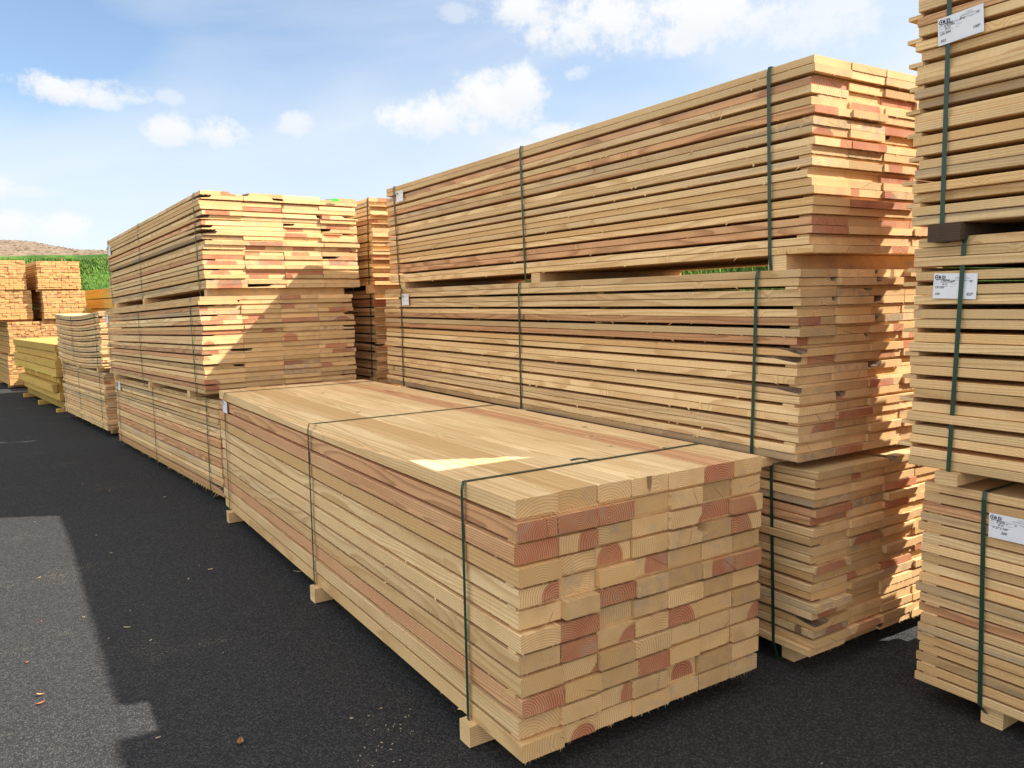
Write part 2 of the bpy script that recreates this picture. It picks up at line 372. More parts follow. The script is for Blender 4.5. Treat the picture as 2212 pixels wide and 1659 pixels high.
# ---------------------------------------------------------------- label cards
def text_polys(s, size, bold=0.0, shear=0.0, sx=1.0):
    cu = bpy.data.curves.new('t', 'FONT'); cu.body = s; cu.size = size; cu.shear = shear; cu.offset = bold
    cu.resolution_u = 3
    o = bpy.data.objects.new('t', cu); COL.objects.link(o)
    dg = bpy.context.evaluated_depsgraph_get(); dg.update()
    me = bpy.data.meshes.new_from_object(o.evaluated_get(dg))
    vs = [(v.co.x * sx, v.co.y) for v in me.vertices]; fs = [tuple(p.vertices) for p in me.polygons]
    bpy.data.objects.remove(o); bpy.data.curves.remove(cu); bpy.data.meshes.remove(me)
    return vs, fs
def card(parent, y0, z0, w, h, roll, lines, xoff=-.002, big=True):
    # top left corner at (y0, z0) of the bundle's left side, text reading towards the near end
    ca, sa = math.cos(roll), math.sin(roll)
    def P(u, v, x=0): return (x, -(u * ca - v * sa), u * sa + v * ca)   # u right, v up
    nx, ny = 8, 4; V = []; F = []
    for k, dx in enumerate((0, .0005)):
        for j in range(ny + 1):
            for i in range(nx + 1): V.append(P(w * i / nx, -h * j / ny, dx))
    n1 = (nx + 1) * (ny + 1)
    for j in range(ny):
        for i in range(nx):
            a = j * (nx + 1) + i; F.append((a, a + nx + 1, a + nx + 2, a + 1)); F.append((n1 + a, n1 + a + 1, n1 + a + nx + 2, n1 + a + nx + 1))
    o = mesh_obj('label_card', V, F, PAPER, parent, loc=(xoff, y0, z0))
    V = []; F = []; MI = []
    def add(vs, fs, u, v, mi):
        b = len(V); V.extend(P(u + a, v + c, -.0006) for a, c in vs)
        for f in fs: F.append(tuple(b + i for i in f)); MI.append(mi)
    def rect(u0, u1, v0, v1, mi): add([(u0, v0), (u1, v0), (u1, v1), (u0, v1)], [(0, 1, 2, 3)], 0, 0, mi)
    s = w
    # emblem: ring-shaped C round a solid half disc, wide B D under a low roof line and over a bar
    cx, cy, ro, ri = .085 * s, -.09 * s, .058 * s, .040 * s
    pts = []; fs = []
    for i in range(15):
        a = math.radians(70 + 220 * i / 14); pts += [(cx + ro * math.cos(a), cy + ro * math.sin(a)), (cx + ri * math.cos(a), cy + ri * math.sin(a))]
    fs = [(2 * i, 2 * i + 2, 2 * i + 3, 2 * i + 1) for i in range(14)]; add(pts, fs, 0, 0, 0)
    rd = .026 * s; hp = [(cx + .012 * s, cy - rd), (cx + .012 * s, cy + rd)] + [(cx + .012 * s + 1.25 * rd * math.cos(a), cy + rd * math.sin(a)) for a in [math.radians(90 + 180 * i / 10) for i in range(11)]]
    add(hp, [tuple(range(len(hp)))], 0, 0, 0)
    for ch_, u in (('B', .112), ('D', .20)):
        vs, fs = text_polys(ch_, .075 * s, .0042 * s, 0, 1.5); add(vs, fs, u * s, cy - .027 * s, 0)
    add([(.10 * s, -.052 * s), (.17 * s, -.043 * s), (.17 * s, -.047 * s), (.10 * s, -.057 * s)], [(0, 1, 2, 3)], 0, 0, 0)
    add([(.17 * s, -.043 * s), (.285 * s, -.054 * s), (.285 * s, -.058 * s), (.17 * s, -.047 * s)], [(0, 1, 2, 3)], 0, 0, 0)
    rect(.095 * s, .285 * s, cy - .052 * s, cy - .042 * s, 0)
    vs, fs = text_polys('C.B.D', .05 * s, 0); add(vs, fs, .63 * s, -.068 * s, 1)
    if big:
        for (u0, u1, v) in ((.52, .80, .088), (.50, .86, .110), (.05, .92, .152), (.02, .12, .178), (.40, .50, .178), (.02, .12, .236), (.40, .54, .240), (.40, .48, .300), (.02, .34, .300), (.70, .78, .170)):
            rect(u0 * s, u1 * s, -v * s - .0012, -v * s, 1)
    for (tx, u, v, sz) in lines:
        vs, fs = text_polys(tx, sz * s, .0009 * s, .22, 1.0); add(vs, fs, u * s, -v * s, 0)
    F = [tuple(reversed(f)) for f in F]
    p = mesh_obj('print', V, F, [INK, GREYINK], o, MI)
    return o

# ---------------------------------------------------------------- strapped bundles of timber
def bundle(name, label, group, loc, yaw, tilt, cols, w, t, l, rows, gap, intra=.0022, mat=None, heart=.25, grey=.1, wane=.05, jit=.007, rowjit=.006,
           fuzz=0, seg=8, lathx=(.03, .09), lathy=(.015, .07), lath_out=None, laths=3, straps=(), bearers=(), bw=.08, bh=.085, bear_mat=None, bear_x=(-.02, 0.0),
           bow=0.0, seed=0, strap_w=.016, cat='timber bundle', cover=None, special=None, strap_in=.0, dim=.0, seam=.0018, vary=False, side=0, side_low=0, bark=None, roll=0, tan=.16, lath_bright=0.0, shift=None):
    rng = random.Random(seed * 77 + 5)
    mat = mat or WOOD
    e = bpy.data.objects.new(name, None); COL.objects.link(e)
    e.empty_display_size = .2; e.location = loc; e.rotation_euler = (math.radians(tilt), math.radians(roll), math.radians(yaw)); bark = bark or BARK
    tag(e, label, cat, group)
    Wd = cols * w
    total = sum(rows) * cols
    z = 0.0; levels = []; r = 0
    order = []
    for gi, n in enumerate(rows):
        for k in range(n):
            dxr = rng.gauss(0, rowjit); dyr = rng.gauss(0, jit * .6)
            if shift: dxr += shift(r)
            for c in range(cols):
                order.append((r, c, c * w + dxr + (rng.uniform(-.011, .011) if vary and 0 < c else 0), dyr + rng.gauss(0, jit), z + (rng.uniform(0, .0006))))
            z += t + intra; r += 1
        if gi < len(rows) - 1:
            levels.append((z, gap)); z += gap
    H = z - intra
    # past a hundred boards the rest of the bundle (lowest rows) is one part
    order.sort(key=lambda a: (-a[0], a[1]))
    SV, SF, SM = [], [], []
    for i, (r, c, bx, by, bz) in enumerate(order):
        wn = None
        last = (r == sum(rows) - 1)
        if special and (r, c) in special: wn = special[(r, c)]
        elif rng.random() < wane * (1.6 if c == 0 and wane > .08 else 1):
            wn = (rng.choice((0, 1)), rng.uniform(.03, min(.15, w * .5)), rng.uniform(.55, .95) * t, *((0, rng.uniform(.1, .4)) if rng.random() < .9 else (rng.uniform(.3, .5), rng.uniform(.6, .8))))
            if wn[3] > 0: wn = (wn[0], wn[1] * .25, wn[2] * .45, wn[3], wn[4])
        g_ = rng.uniform(seam * .4, seam * 1.3)
        if i < 100:
            V, F, MI = [], [], []
            wb = w
            if vary: nxt = [o[2] for o in order if o[0] == r and o[1] == c + 1]; wb = (nxt[0] - bx) if nxt else cols * w - bx + rng.uniform(-.004, .004)
            board_geo(rng, wb - g_, t - rng.uniform(0, .0006), l + rng.uniform(-.004, .006), seg, fuzz, wn, bow=bow, V=V, F=F, MI=MI, side=(side if c == 0 else 0) + (side_low if r == 0 and c == 0 else 0), side_len=.03 if (side_low and r == 0) else .010)
            hc = heart
            col = board_colour(rng, hc, grey, dim, tan)
            if cover and (r, c) in cover: col = cover[(r, c)]
            mesh_obj('board', V, F, [mat, bark], e, MI, loc=(bx, by, bz), color=col)
        else:
            board_geo(rng, w - g_, t - .001, l, 3, 0, None, bow=bow, V=SV, F=SF, MI=SM, off=(bx, by, bz))
    if SV:
        o = mesh_obj('board', SV, SF, [mat, bark], e, SM, color=(.3, .5, 0, .5)); o['kind'] = 'stuff'
    # thin laths between the layers
    for (lz, gp) in levels:
        ys = [lathy[0] + rng.uniform(-.008, .012)]
        ys += [l * (k + 1) / laths - .04 + rng.uniform(-.03, .03) for k in range(laths - 1)]
        ys.append(l - lathy[1] - lathy[0] + rng.uniform(-.01, .01) if lath_out is None else l - .03 + lath_out + rng.uniform(-.012, .012))
        for k, ly in enumerate(ys):
            lw = lathy[1] - .01
            x0 = rng.uniform(*lathx) + (rng.uniform(.05, .10) if k else 0); x1 = Wd - rng.uniform(*lathx)
            if lath_out is not None and k == len(ys) - 1: x0 = rng.uniform(-.006, .008)
            zb = -bow * math.sin(math.pi * min(1, max(0, ly / l)))
            V, F = [], []; box(0, x1 - x0, 0, lw, 0, gp - .0012, V, F)
            hh = rng.random()
            mesh_obj('lath', V, F, mat, e, loc=(x0, ly, lz - intra + .0008 + zb), color=(.9 if hh < .35 else .1, rng.uniform(.42, .62) + lath_bright, 0, .9))
    # bearers under the bundle
    for by in bearers:
        bb = by if isinstance(by, tuple) else (by, bear_x[0], Wd + bear_x[1])
        V, F, MI = [], [], []
        ln = bb[2] - bb[1]
        board_geo(rng, bw, bh - .001, ln, 5, 0, None, ch=.004, V=V, F=F, MI=MI)
        V = [(ln and vy, -(vx - bw / 2), vz) for vx, vy, vz in V]
        F = [f for f in F]
        o = mesh_obj('bearer', V, F, bear_mat or mat, e, loc=(bb[1], bb[0], -bh), color=(.05, rng.uniform(.4, .6), 0, .8))
    # straps: (y at top, y at bottom) on the left side
    for sp in straps:
        yt, yb = sp[0], sp[1]
        xo = sp[2] if len(sp) > 2 else .010
        V, F = [], []
        hw = strap_w / 2; th = .0012
        zb = -bh if bearers else -.002
        zs = -bow * math.sin(math.pi * min(1, max(0, yt / l)))
        path = [(Wd * .5, yb, zb - .0015), (strap_in, yb, zb - .0015), (-xo, yb + (yt - yb) * .12, zb * .0 - .0), (-xo, yt - (yt - yb) * .03, H * .97 + zs), (-xo * .3, yt, H + .003 + zs), (Wd * .5, yt, H + .0035 + zs), (Wd + xo * .3, yt, H + .003 + zs), (Wd + xo, yt, H * .97 + zs), (Wd + xo, yb, 0), (Wd - strap_in, yb, zb - .0015), (Wd * .5, yb, zb - .0015)]
        if not bearers: path = [p if p[2] > -.001 or p[2] == -.002 else (p[0], p[1], -.0035) for p in path]
        n = len(path)
        for i, p in enumerate(path):
            a = Vector(path[max(0, i - 1)]); c = Vector(path[min(n - 1, i + 1)])
            d = (c - a); d.y = 0; d.normalize()
            nrm = Vector((-d.z, 0, d.x)) * th
            for s_, k in ((-hw, 0), (hw, 0), (hw, 1), (-hw, 1)):
                V.append((p[0] + nrm.x * k, p[1] + s_, p[2] + nrm.z * k))
        for i in range(n - 1):
            for j in range(4):
                a = i * 4 + j; b = i * 4 + (j + 1) % 4; F.append((a, b, b + 4, a + 4))
        mesh_obj('strap', V, F, STRAP, e)
    e['h'] = 0; del e['h']
    return e, H, Wd
P20 = [2] * 10
SIDE = 'long bundles stacked along the yard edge'
FARL = [('20 240', .17, .20, .07), ('R27 5', .18, .25, .07), ('300', .20, .44, .08), ('82P', .72, .44, .08)]
def small_card(e, y, z, w=.13, h=.085): card(e, y, z, w, h, 0, FARL, -.012, True)

# front bundle: 12 layers of thick planks, seven wide
hc = (1.0, .50, 0, .25); pale = (.05, .60, 0, .9); tan = (.1, .52, 0, .6)
fcov = {}
rr = random.Random(4)
reds = {(11, 5), (9, 0), (9, 1), (10, 1), (10, 2), (10, 0), (8, 0), (9, 4), (9, 5), (9, 6), (8, 2), (8, 6), (7, 3), (6, 6), (6, 2), (6, 5), (5, 1), (4, 1), (4, 2), (4, 4), (3, 6), (3, 1), (2, 3), (2, 0), (1, 2), (1, 4), (0, 1), (7, 0)}
for r in range(12):
    for c in range(7):
        if (r, c) in reds: fcov[(r, c)] = (rr.uniform(.85, 1), rr.uniform(.42, .56), 0, rr.uniform(.0, .32))
        else: fcov[(r, c)] = (rr.uniform(.30, .5) if rr.random() < .26 else rr.uniform(0, .14), rr.uniform(.36, .66), .3 if rr.random() < .15 else 0, rr.random() ** 1.6)
for k_ in ((3, 2), (5, 5), (7, 6), (10, 5), (1, 5), (8, 5), (4, 6), (6, 4)): fcov[k_] = (.5, rr.uniform(.30, .42), .2, .2)
fcov[(9, 0)] = (1, .56, 0, .1); fcov[(2, 0)] = (1, .58, 0, .2); fcov[(8, 0)] = (.45, .52, 0, .4)
for c, v in enumerate([(.10, .60, 0, .9), (.42, .54, 0, .6), (.05, .66, 0, .3), (.0, .74, 0, .5), (.0, .70, 0, .35), (.95, .66, 0, .3), (.05, .70, 0, .5)]): fcov[(11, c)] = v
fb, fH, fW = bundle('timber_bundle', 'low bundle of thick square-ended planks in front, its flat top showing two straps', 'strapped bundles of sawn timber', (1.364, 2.14, .09), 0, 0, 7, .1703, .0635, 4.21,
    [1] * 12, .0128, .0, heart=.3, wane=0, jit=.007, rowjit=.004, fuzz=11, seg=12, lathx=(-.005, .03), lathy=(.02, .06), laths=3,
    straps=((.335, .335), (2.05, 2.07), (3.98, 4.02)), bearers=(.33, 2.05, 4.0), bw=.078, bh=.086, bear_x=(-.03, .02), side=3, seam=.0035, vary=True, seed=1, cover=fcov, strap_w=.017, bark=WOOD,
    special={(11, 0): (0, .028, .030, .30, .62), (8, 5): (0, .05, .05, 0, .3), (8, 4): (1, .03, .03, 0, .3)})
strap_near = [o for o in fb.children if o.name.startswith('strap')][0]
V, F = [], []; box(-.022, .022, -.0095, .0095, .0, .0034, V, F)
mesh_obj('seal', V, F, STRAP, strap_near, loc=(.60, .335, fH + .0032))
V, F = [], []
for i in range(6):
    f = i / 5; V += [(-.02 - .085 * f, -.008 + .02 * f * f, .004 + .010 * math.sin(f * 2.6)), (-.02 - .085 * f, .008 + .02 * f * f, .005 + .012 * math.sin(f * 2.6))]
V += [(a, b_, c - .0012) for a, b_, c in V]
F = [(2 * i, 2 * i + 1, 2 * i + 3, 2 * i + 2) for i in range(5)] + [(12 + 2 * i, 14 + 2 * i, 15 + 2 * i, 13 + 2 * i) for i in range(5)]
mesh_obj('loose_tail', V, F, STRAP, strap_near, loc=(.60, .335, fH + .0034))
small_card(fb, 4.03, .845, .135, .088)

# right-hand tall stack of three
G1 = 'strapped bundles of sawn timber'
r1c = [2] * 10
bundle('timber_bundle', 'bottom bundle of the tall stack beside the front bundle, shaded, with a black strap', G1, (2.82, 2.075, .09), -.2, 0, 5, .25, .0335, 4.2, P20, .0105, heart=.22, grey=.12, jit=.009, rowjit=.008, tan=.45,
    fuzz=14, laths=3, straps=((.22, .19), (2.1, 2.1), (3.95, 3.95)), bearers=(.16, 2.1, 3.95), bear_x=(.05, -.05), bw=.07, side=6, seed=2, dim=.04, strap_w=.0165, lathx=(.03, .08), strap_in=.02)
b, H, Wd = bundle('timber_bundle', 'middle bundle of the tall stack beside the front bundle, resting on shorter boards', G1, (2.775, 2.135, .936), -.55, 0.05, 5, .245, .0328, 4.30, P20, .0122, heart=.26, grey=.12, wane=.10, jit=.008, rowjit=.003,
    fuzz=14, laths=3, straps=((.215, .235), (2.13, 2.13), (3.94, 3.96)), bearers=(.2, 2.12, 3.95), bh=.045, side=9, special={(19, 2): (0, .07, .031, 0, .5), (18, 2): (0, .09, .031, 0, .5), (16, 2): (0, .08, .031, 0, .5), (14, 2): (0, .06, .03, 0, .5), (16, 0): (1, .05, .02, 0, .4), (10, 0): (0, .04, .03, 0, .4), (7, 0): (0, .03, .03, 0, .4)}, seed=3, strap_w=.0165, lathx=(.0, .05))
small_card(b, 3.92, H - .045, .13, .09)
b, H, Wd = bundle('timber_bundle', 'top bundle of the tall stack beside the front bundle, sunlit end against sky', G1, (2.841, 2.133, 1.812), 0, -.14, 5, .246, .0316, 4.234, [2, 2, 2, 3, 1, 2, 2, 2, 2, 2], .0130, heart=.28, grey=.12, wane=.03, cover={(3, 0): (1, .5, 0, .1), (2, 0): (1, .56, 0, .15), (5, 1): (1, .5, 0, .1), (5, 2): (1, .5, 0, .1), (3, 2): (1, .52, 0, .1), (11, 1): (1, .52, 0, .1), (13, 2): (1, .52, 0, .1), (16, 2): (1, .52, 0, .1)}, jit=.006, rowjit=.003,
    fuzz=14, laths=3, straps=((.215, .2), (2.145, 2.12), (4.07, 4.02)), bearers=(.17, 2.02, 3.98), bw=.095, bh=.084, side=9, seed=4, strap_w=.017, lathx=(.0, .05), bear_x=(.0, -.02), roll=-.4)
small_card(b, 4.01, H - .05, .13, .085)

# left stack of three behind the front bundle
lt = dict(yaw=3.3, tilt=-1.3)
def rot(x, y, a): a = math.radians(a); return (x * math.cos(a) - y * math.sin(a), x * math.sin(a) + y * math.cos(a))
b, H, Wd = bundle('timber_bundle', 'bottom bundle of the left three-high stack, lower edge splintered, end behind front bundle', G1, (1.43, 6.68, .073), 3.6, -1.3, 4, .30, .0335, 4.45, P20, .0098, heart=.32, jit=.008, rowjit=.005, fuzz=10,
    straps=((.30, .36), (2.3, 2.35), (4.25, 4.25)), bearers=(.3, 2.3, 4.2), bh=.07, bear_x=(.14, -.1), side=4, side_low=60, seed=5, strap_w=.018)
small_card(b, 4.2, H - .05, .16, .10)
b, H, Wd = bundle('timber_bundle', 'middle bundle of the left three-high stack, a diagonal shadow crossing its end', G1, (1.338, 6.67, .935), 3.35, -1.3, 4, .329, .0320, 4.30, P20, .0112, heart=.30, jit=.007, rowjit=.006, fuzz=10, wane=.06,
    straps=((.27, .25), (2.35, 2.33), (4.1, 4.1)), bearers=((.55, -.0, 1.25), 2.0, 3.9), bh=.06, seed=6, strap_w=.018, lathx=(.05, .14))
small_card(b, 4.22, H - .06, .16, .11)
L3sp = {}
for (rw, c, s_, a) in ((19, 0, 1, .15), (19, 3, 0, .2), (18, 0, 0, .10), (18, 1, 1, .14), (15, 3, 1, .22), (14, 0, 0, .08), (13, 2, 0, .14), (12, 3, 0, .10), (11, 0, 0, .12), (12, 0, 0, .11), (6, 3, 0, .2), (0, 1, 0, .26), (15, 2, 1, .05), (19, 1, 0, .06)):
    L3sp[(rw, c)] = (s_, a, .029, 0, .5)
b, H, Wd = bundle('timber_bundle', 'top bundle of the left three-high stack, bark-edged ends in sun and a green paint mark', G1, (1.39, 6.675, 1.780), 3.06, -1.3, 4, .332, .0315, 4.295, P20, .0108, heart=.24, jit=.007, rowjit=.006, fuzz=10, wane=.02, special=L3sp,
    straps=((.18, .16), (2.4, 2.4), (4.2, 4.15)), bearers=((.10, .02, 1.2), 2.3, 3.9), bh=.075, seed=7, strap_w=.018, lathx=(.05, .14))
small_card(b, 4.18, H - .07, .16, .12)
V, F = [], []
for i in range(9): V.append((.028 * math.cos(i * .698) * (1 + .3 * math.sin(i * 2.3)) * 1.6, 0, .0135 * math.sin(i * .698)))
F = [tuple(range(9))[::-1]]
mesh_obj('paint_mark', V + [(a, .001, c) for a, _, c in V], F + [(i, (i + 1) % 9, 9 + (i + 1) % 9, 9 + i) for i in range(9)], GREENPAINT, b, loc=(1.12, -.035, H - .022))

# stack of two further along (the upper one sags)
bundle('timber_bundle', 'lower bundle of the two-high stack beyond the left stack, straight pale boards', G1, (1.10, 11.88, -.01), 5.7, -.7, 4, .31, .0325, 3.15, P20, .0098, heart=.15, grey=.25, jit=.014, rowjit=.008, seg=6,
    straps=((.25, .25), (1.75, 1.75), (2.95, 2.95)), bearers=(.3, 1.6, 2.9), bh=.08, bear_x=(.1, -.1), seed=8, lathx=(-.02, .05), strap_w=.02)
bundle('timber_bundle', 'upper bundle of the two-high stack beyond the left stack, its boards sagging between the laths', G1, (1.10, 11.85, .835), 5.55, -.8, 4, .315, .0305, 3.46, P20, .0125, heart=.12, grey=.25, jit=.014, rowjit=.008, seg=10, bow=.05,
    straps=((.30, .30), (2.05, 2.05)), bearers=(.3, 1.7, 3.1), bh=.055, seed=9, lathx=(-.03, .03), laths=2, strap_w=.02)

# stack between the left and the right stacks
bundle('timber_bundle', 'lowest shaded bundle in the narrow gap between the left and right stacks', G1, (2.93, 6.93, .10), 0, -.3, 5, .245, .0335, 4.2, P20, .0115, heart=.3, jit=.012, rowjit=.006, fuzz=6, seg=6, seed=10, straps=((.07, .12), (2.1, 2.1), (3.9, 3.9)), bearers=(.1, 2.1, 3.9), bh=.08, lathx=(-.01, .01), lathy=(-.045, .07), strap_w=.018)
bundle('timber_bundle', 'sunlit top bundle in the narrow gap between left and right stacks', G1, (2.90, 6.87, 1.80), 0, -.3, 5, .245, .0335, 4.2, P20, .0085, heart=.3, jit=.012, rowjit=.006, fuzz=6, seg=6, seed=11, straps=((.05, .09), (2.1, 2.1), (3.9, 3.9)), bearers=(.1, 2.1, 3.9), bh=.075, lathx=(-.01, .01), lathy=(-.035, .07), strap_w=.018)
bundle('timber_bundle', 'middle shaded bundle, laths sticking out, in the gap between left and right stacks', G1, (2.93, 6.93, .935), 0, -.3, 5, .245, .0335, 4.2, P20, .0115, heart=.3, jit=.012, rowjit=.006, fuzz=6, seg=6, seed=12, straps=((.07, .12), (2.1, 2.1), (3.9, 3.9)), bearers=(.1, 2.1, 3.9), bh=.035, lathx=(-.01, .01), lathy=(-.045, .07), strap_w=.018)

# right edge stack of three, its far end towards the picture
QL = 3.0
def q(loc_x, yfar, z, **k):
    return bundle('timber_bundle', k.pop('label'), G1, (loc_x, yfar - QL, z), 0, 0, 5, .222, k.pop('t'), QL, k.pop('rows'), k.pop('gap'), fuzz=0, seg=10, lath_out=k.pop('out'), strap_w=.0165, lathy=(.01, .065), laths=3, **k)
b, H, Wd = q(3.0, 1.715, .09, label='bottom bundle of the stack at the right edge, one red board in its side', t=.0345, rows=[1] * 20, gap=.0065, out=-.045, intra=0, seed=21, jit=.006, rowjit=.006, heart=.1, grey=.3,
    cover={(7, 0): (1., .46, 0, .15), (4, 0): (.45, .46, 0, .4), (14, 0): (.0, .5, .0, .9), (15, 0): (.3, .46, .0, .8)},
    straps=((QL - .235, QL - .255), (1.4, 1.4), (.3, .3)), bearers=(QL - .275, 1.5, .35), bw=.08, bh=.088, bear_x=(.035, -.03), strap_in=.08, lathx=(.02, .06))
card(b, QL - .258, .745, .155, .09, 0, [('20 240', .17, .185, .062), ('K 24 57 X', .17, .222, .058), ('30 22', .2, .272, .055), ('P 27 x 200', .09, .35, .075), ('300', .27, .46, .09), ('R2', .56, .21, .05)], -.014)
b, H, Wd = q(2.94, 1.74, .974, label='middle bundle of the stack at the right edge, white card half under strap', t=.0338, rows=[2] * 8 + [1, 3], gap=.0165, out=.015, seed=22, jit=.004, rowjit=.006, heart=.03, grey=.05,
    straps=((QL - .185, QL - .155), (1.4, 1.4), (.3, .3)), bearers=(QL - .155, 1.5, .35), bw=.085, bh=.05, strap_in=.04, lathx=(.0, .02))
card(b, QL - .075, .735, .158, .092, math.radians(-2), [('20.840', .21, .178, .06), ('R 215 2105/', .17, .215, .058), ('30 22', .2, .27, .058), ('L81305', .05, .345, .07), ('300', .05, .50, .075), ('82P', .78, .50, .09), ('30', .83, .20, .06), ('B', .46, .195, .06)], -.004)
b, H, Wd = q(2.92, 1.745, 1.888, label='top bundle of the stack at the right edge, white card over its strap', t=.0328, rows=[2] * 8 + [2, 2], gap=.0155, out=.012, seed=23, jit=.004, rowjit=.008, heart=.08, grey=.16,
    cover={(17, 0): (1.0, .48, 0, .2)},
    straps=((QL - .115, QL - .118), (1.4, 1.4), (.3, .3)), bearers=(QL - .13, 1.5, .35), bw=.12, bh=.066, bear_mat=DARKW, strap_in=.004, lathx=(.0, .02))
card(b, QL - .077, .722, .158, .094, math.radians(3.5), [('20.840', .17, .18, .062), ('R 2x5265', .14, .222, .062), ('30 22', .15, .277, .058), ('L81304', .05, .375, .078), ('302', .05, .535, .085), ('100P', .76, .46, .08), ('30', .84, .16, .07), ('Brut', .49, .175, .065)], -.0135)

# yellow beams and orange battens far along the yard
GY = 'bundles of thick yellow beams'
bundle('beam_bundle', 'lower pile of thick yellow beams on the ground beyond the sagging boards', GY, (.77, 16.1, -.13), 6.3, -.4, 6, .20, .132, 4.1, [1] * 4, .016, 0, mat=YELLOW, heart=.2, grey=0, wane=0, jit=.07, rowjit=.05, seg=6, seed=31, laths=2, lathx=(.0, .05), straps=((.1, .1), (2.9, 2.9)), bearers=(.05, 2.0, 3.9), bw=.12, bh=.085, strap_w=.03, bear_x=(-.06, .0))
bundle('beam_bundle', 'upper pile of thick yellow beams with a bright flat top beyond the sagging boards', GY, (.72, 15.6, .475), 6.3, -.4, 6, .20, .130, 5.0, [1] * 4, .012, 0, mat=YELLOW, heart=.2, grey=0, wane=0, jit=.05, rowjit=.015, seg=6, seed=32, laths=2, lathx=(.0, .05), bearers=(.3, 2.0, 4.4), bw=.15, bh=.03)
bundle('beam_bundle', 'yellow beam pile below the grass bank, half behind the left stack', GY, (2.40, 20.3, 1.10), 5, 0, 6, .20, .235, 4.6, [1] * 4, .022, 0, mat=YELLOW, heart=.1, grey=0, wane=0, jit=.02, rowjit=.01, seg=4, seed=33, laths=2, lathx=(.0, .05), bearers=(.3, 2.0, 4.2), bw=.15, bh=.1)
bundle('beam_bundle', 'bottom yellow beam pile hidden behind the two-high stack of pale boards', GY, (2.40, 20.3, -.1), 5, 0, 6, .20, .235, 4.6, [1] * 4, .022, 0, mat=YELLOW, heart=.1, grey=0, wane=0, jit=.02, rowjit=.01, seg=4, seed=34, laths=2, lathx=(.0, .05), bearers=(.3, 2.0, 4.2), bw=.15, bh=.12)
GN = 'bundles of orange battens in the distance'
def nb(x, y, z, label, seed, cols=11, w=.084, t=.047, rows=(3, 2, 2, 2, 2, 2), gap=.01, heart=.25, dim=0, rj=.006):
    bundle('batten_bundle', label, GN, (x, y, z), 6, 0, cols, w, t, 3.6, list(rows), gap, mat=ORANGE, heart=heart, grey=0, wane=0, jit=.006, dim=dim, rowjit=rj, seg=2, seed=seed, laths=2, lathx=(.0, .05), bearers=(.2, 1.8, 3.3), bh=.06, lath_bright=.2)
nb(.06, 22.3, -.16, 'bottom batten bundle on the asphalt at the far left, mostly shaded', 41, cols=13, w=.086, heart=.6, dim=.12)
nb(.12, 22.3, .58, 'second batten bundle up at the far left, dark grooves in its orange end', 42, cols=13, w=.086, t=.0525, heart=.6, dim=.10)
nb(-.42, 22.4, 1.40, 'batten bundle at the left picture edge, lower of the two under the bank', 43, cols=12, w=.09)
nb(-.46, 22.35, 2.11, 'batten bundle at the left picture edge, topmost under the grass bank', 44, cols=12, w=.087)
nb(.88, 22.3, 1.40, 'batten bundle just left of the yellow beams, lower of two raised ones', 45, cols=11, w=.084, t=.0455)
nb(.80, 22.3, 2.11, 'topmost batten bundle in front of the pale stake, squared ends in sun', 46, cols=11, w=.084, t=.0455)
nb(1.32, 22.35, -.16, 'bottom batten bundle hidden behind the yellow beams', 47, cols=11)
nb(1.34, 22.35, .58, 'second batten bundle behind the yellow beams, dark corner', 48, cols=11, t=.0525)

# ---------------------------------------------------------------- ground
def gz(y): return -max(0.0, min(y, 19.0) - 6.4) * .0195
V, F = [], []
xs = [-400, -60, -20, -8, -4, -2, 0, 2, 4, 8, 14, 40, 400]; ys = [-400, -60, -12, -4, 0, 3, 6.4, 8, 10, 13, 16, 19, 26, 40, 80, 400]
for yv in ys:
    for xv in xs: V.append((xv, yv, gz(yv)))
nx = len(xs)
for j in range(len(ys) - 1):
    for i in range(nx - 1): a = j * nx + i; F.append((a, a + 1, a + nx + 1, a + nx))
structure(mesh_obj('ground', V, F, ASPHALT))

# ---------------------------------------------------------------- grass bank
def lerp_tab(tab, x):
    if x <= tab[0][0]: return tab[0][1]
    for (a, va), (b_, vb) in zip(tab, tab[1:]):
        if x <= b_: f = (x - a) / (b_ - a); f = f * f * (3 - 2 * f); return va + (vb - va) * f
    return tab[-1][1]
BASE = [(-70, 40), (-15, 28), (8, 28), (30, 16), (45, 12), (65, 11), (110, 20)]
CREST = [(-70, 3.4), (-12, 3.45), (0, 3.42), (8, 3.55), (25, 3.2), (45, 2.7), (110, 2.8)]
def bank_pt(th, k):     # k along the profile 0 base .. 1 crest .. 2 top
    rb = lerp_tab(BASE, th); cz = lerp_tab(CREST, th); t_ = math.radians(th)
    run = cz * 1.25
    if k <= 1: rr_ = rb + run * k; zz = -.3 + (cz + .3) * (k ** 1.05)
    else:
        kk = k - 1; rr_ = rb + run + 12 * kk
        rise = lerp_tab([(-70, .85), (-4, .72), (1, .60), (5, .34), (8, .20), (20, .1), (110, .1)], th)
        zz = cz + rise * 1.9 * math.sin(min(1, kk * 1.25) * math.pi / 2)
    n = mnoise.noise((rr_ * math.sin(t_) * .6, rr_ * math.cos(t_) * .6, 3)) * .06 + mnoise.noise((rr_ * math.sin(t_) * 2.3, rr_ * math.cos(t_) * 2.3, 8)) * .015
    return Vector((rr_ * math.sin(t_), rr_ * math.cos(t_), zz + n * min(1, k * 4)))
ths = [-70 + i * 1.0 for i in range(55)] + [-15 + i * .3 for i in range(1, 101)] + [15 + i * 1.0 for i in range(1, 96)]
ks = [i / 16 for i in range(17)] + [1 + i / 14 for i in range(1, 22)]
V, F, TOP = [], [], []
for th in ths:
    for k in ks: V.append(tuple(bank_pt(th, k))); TOP.append(.5 + (k - 1.02) * 3)
nk = len(ks)
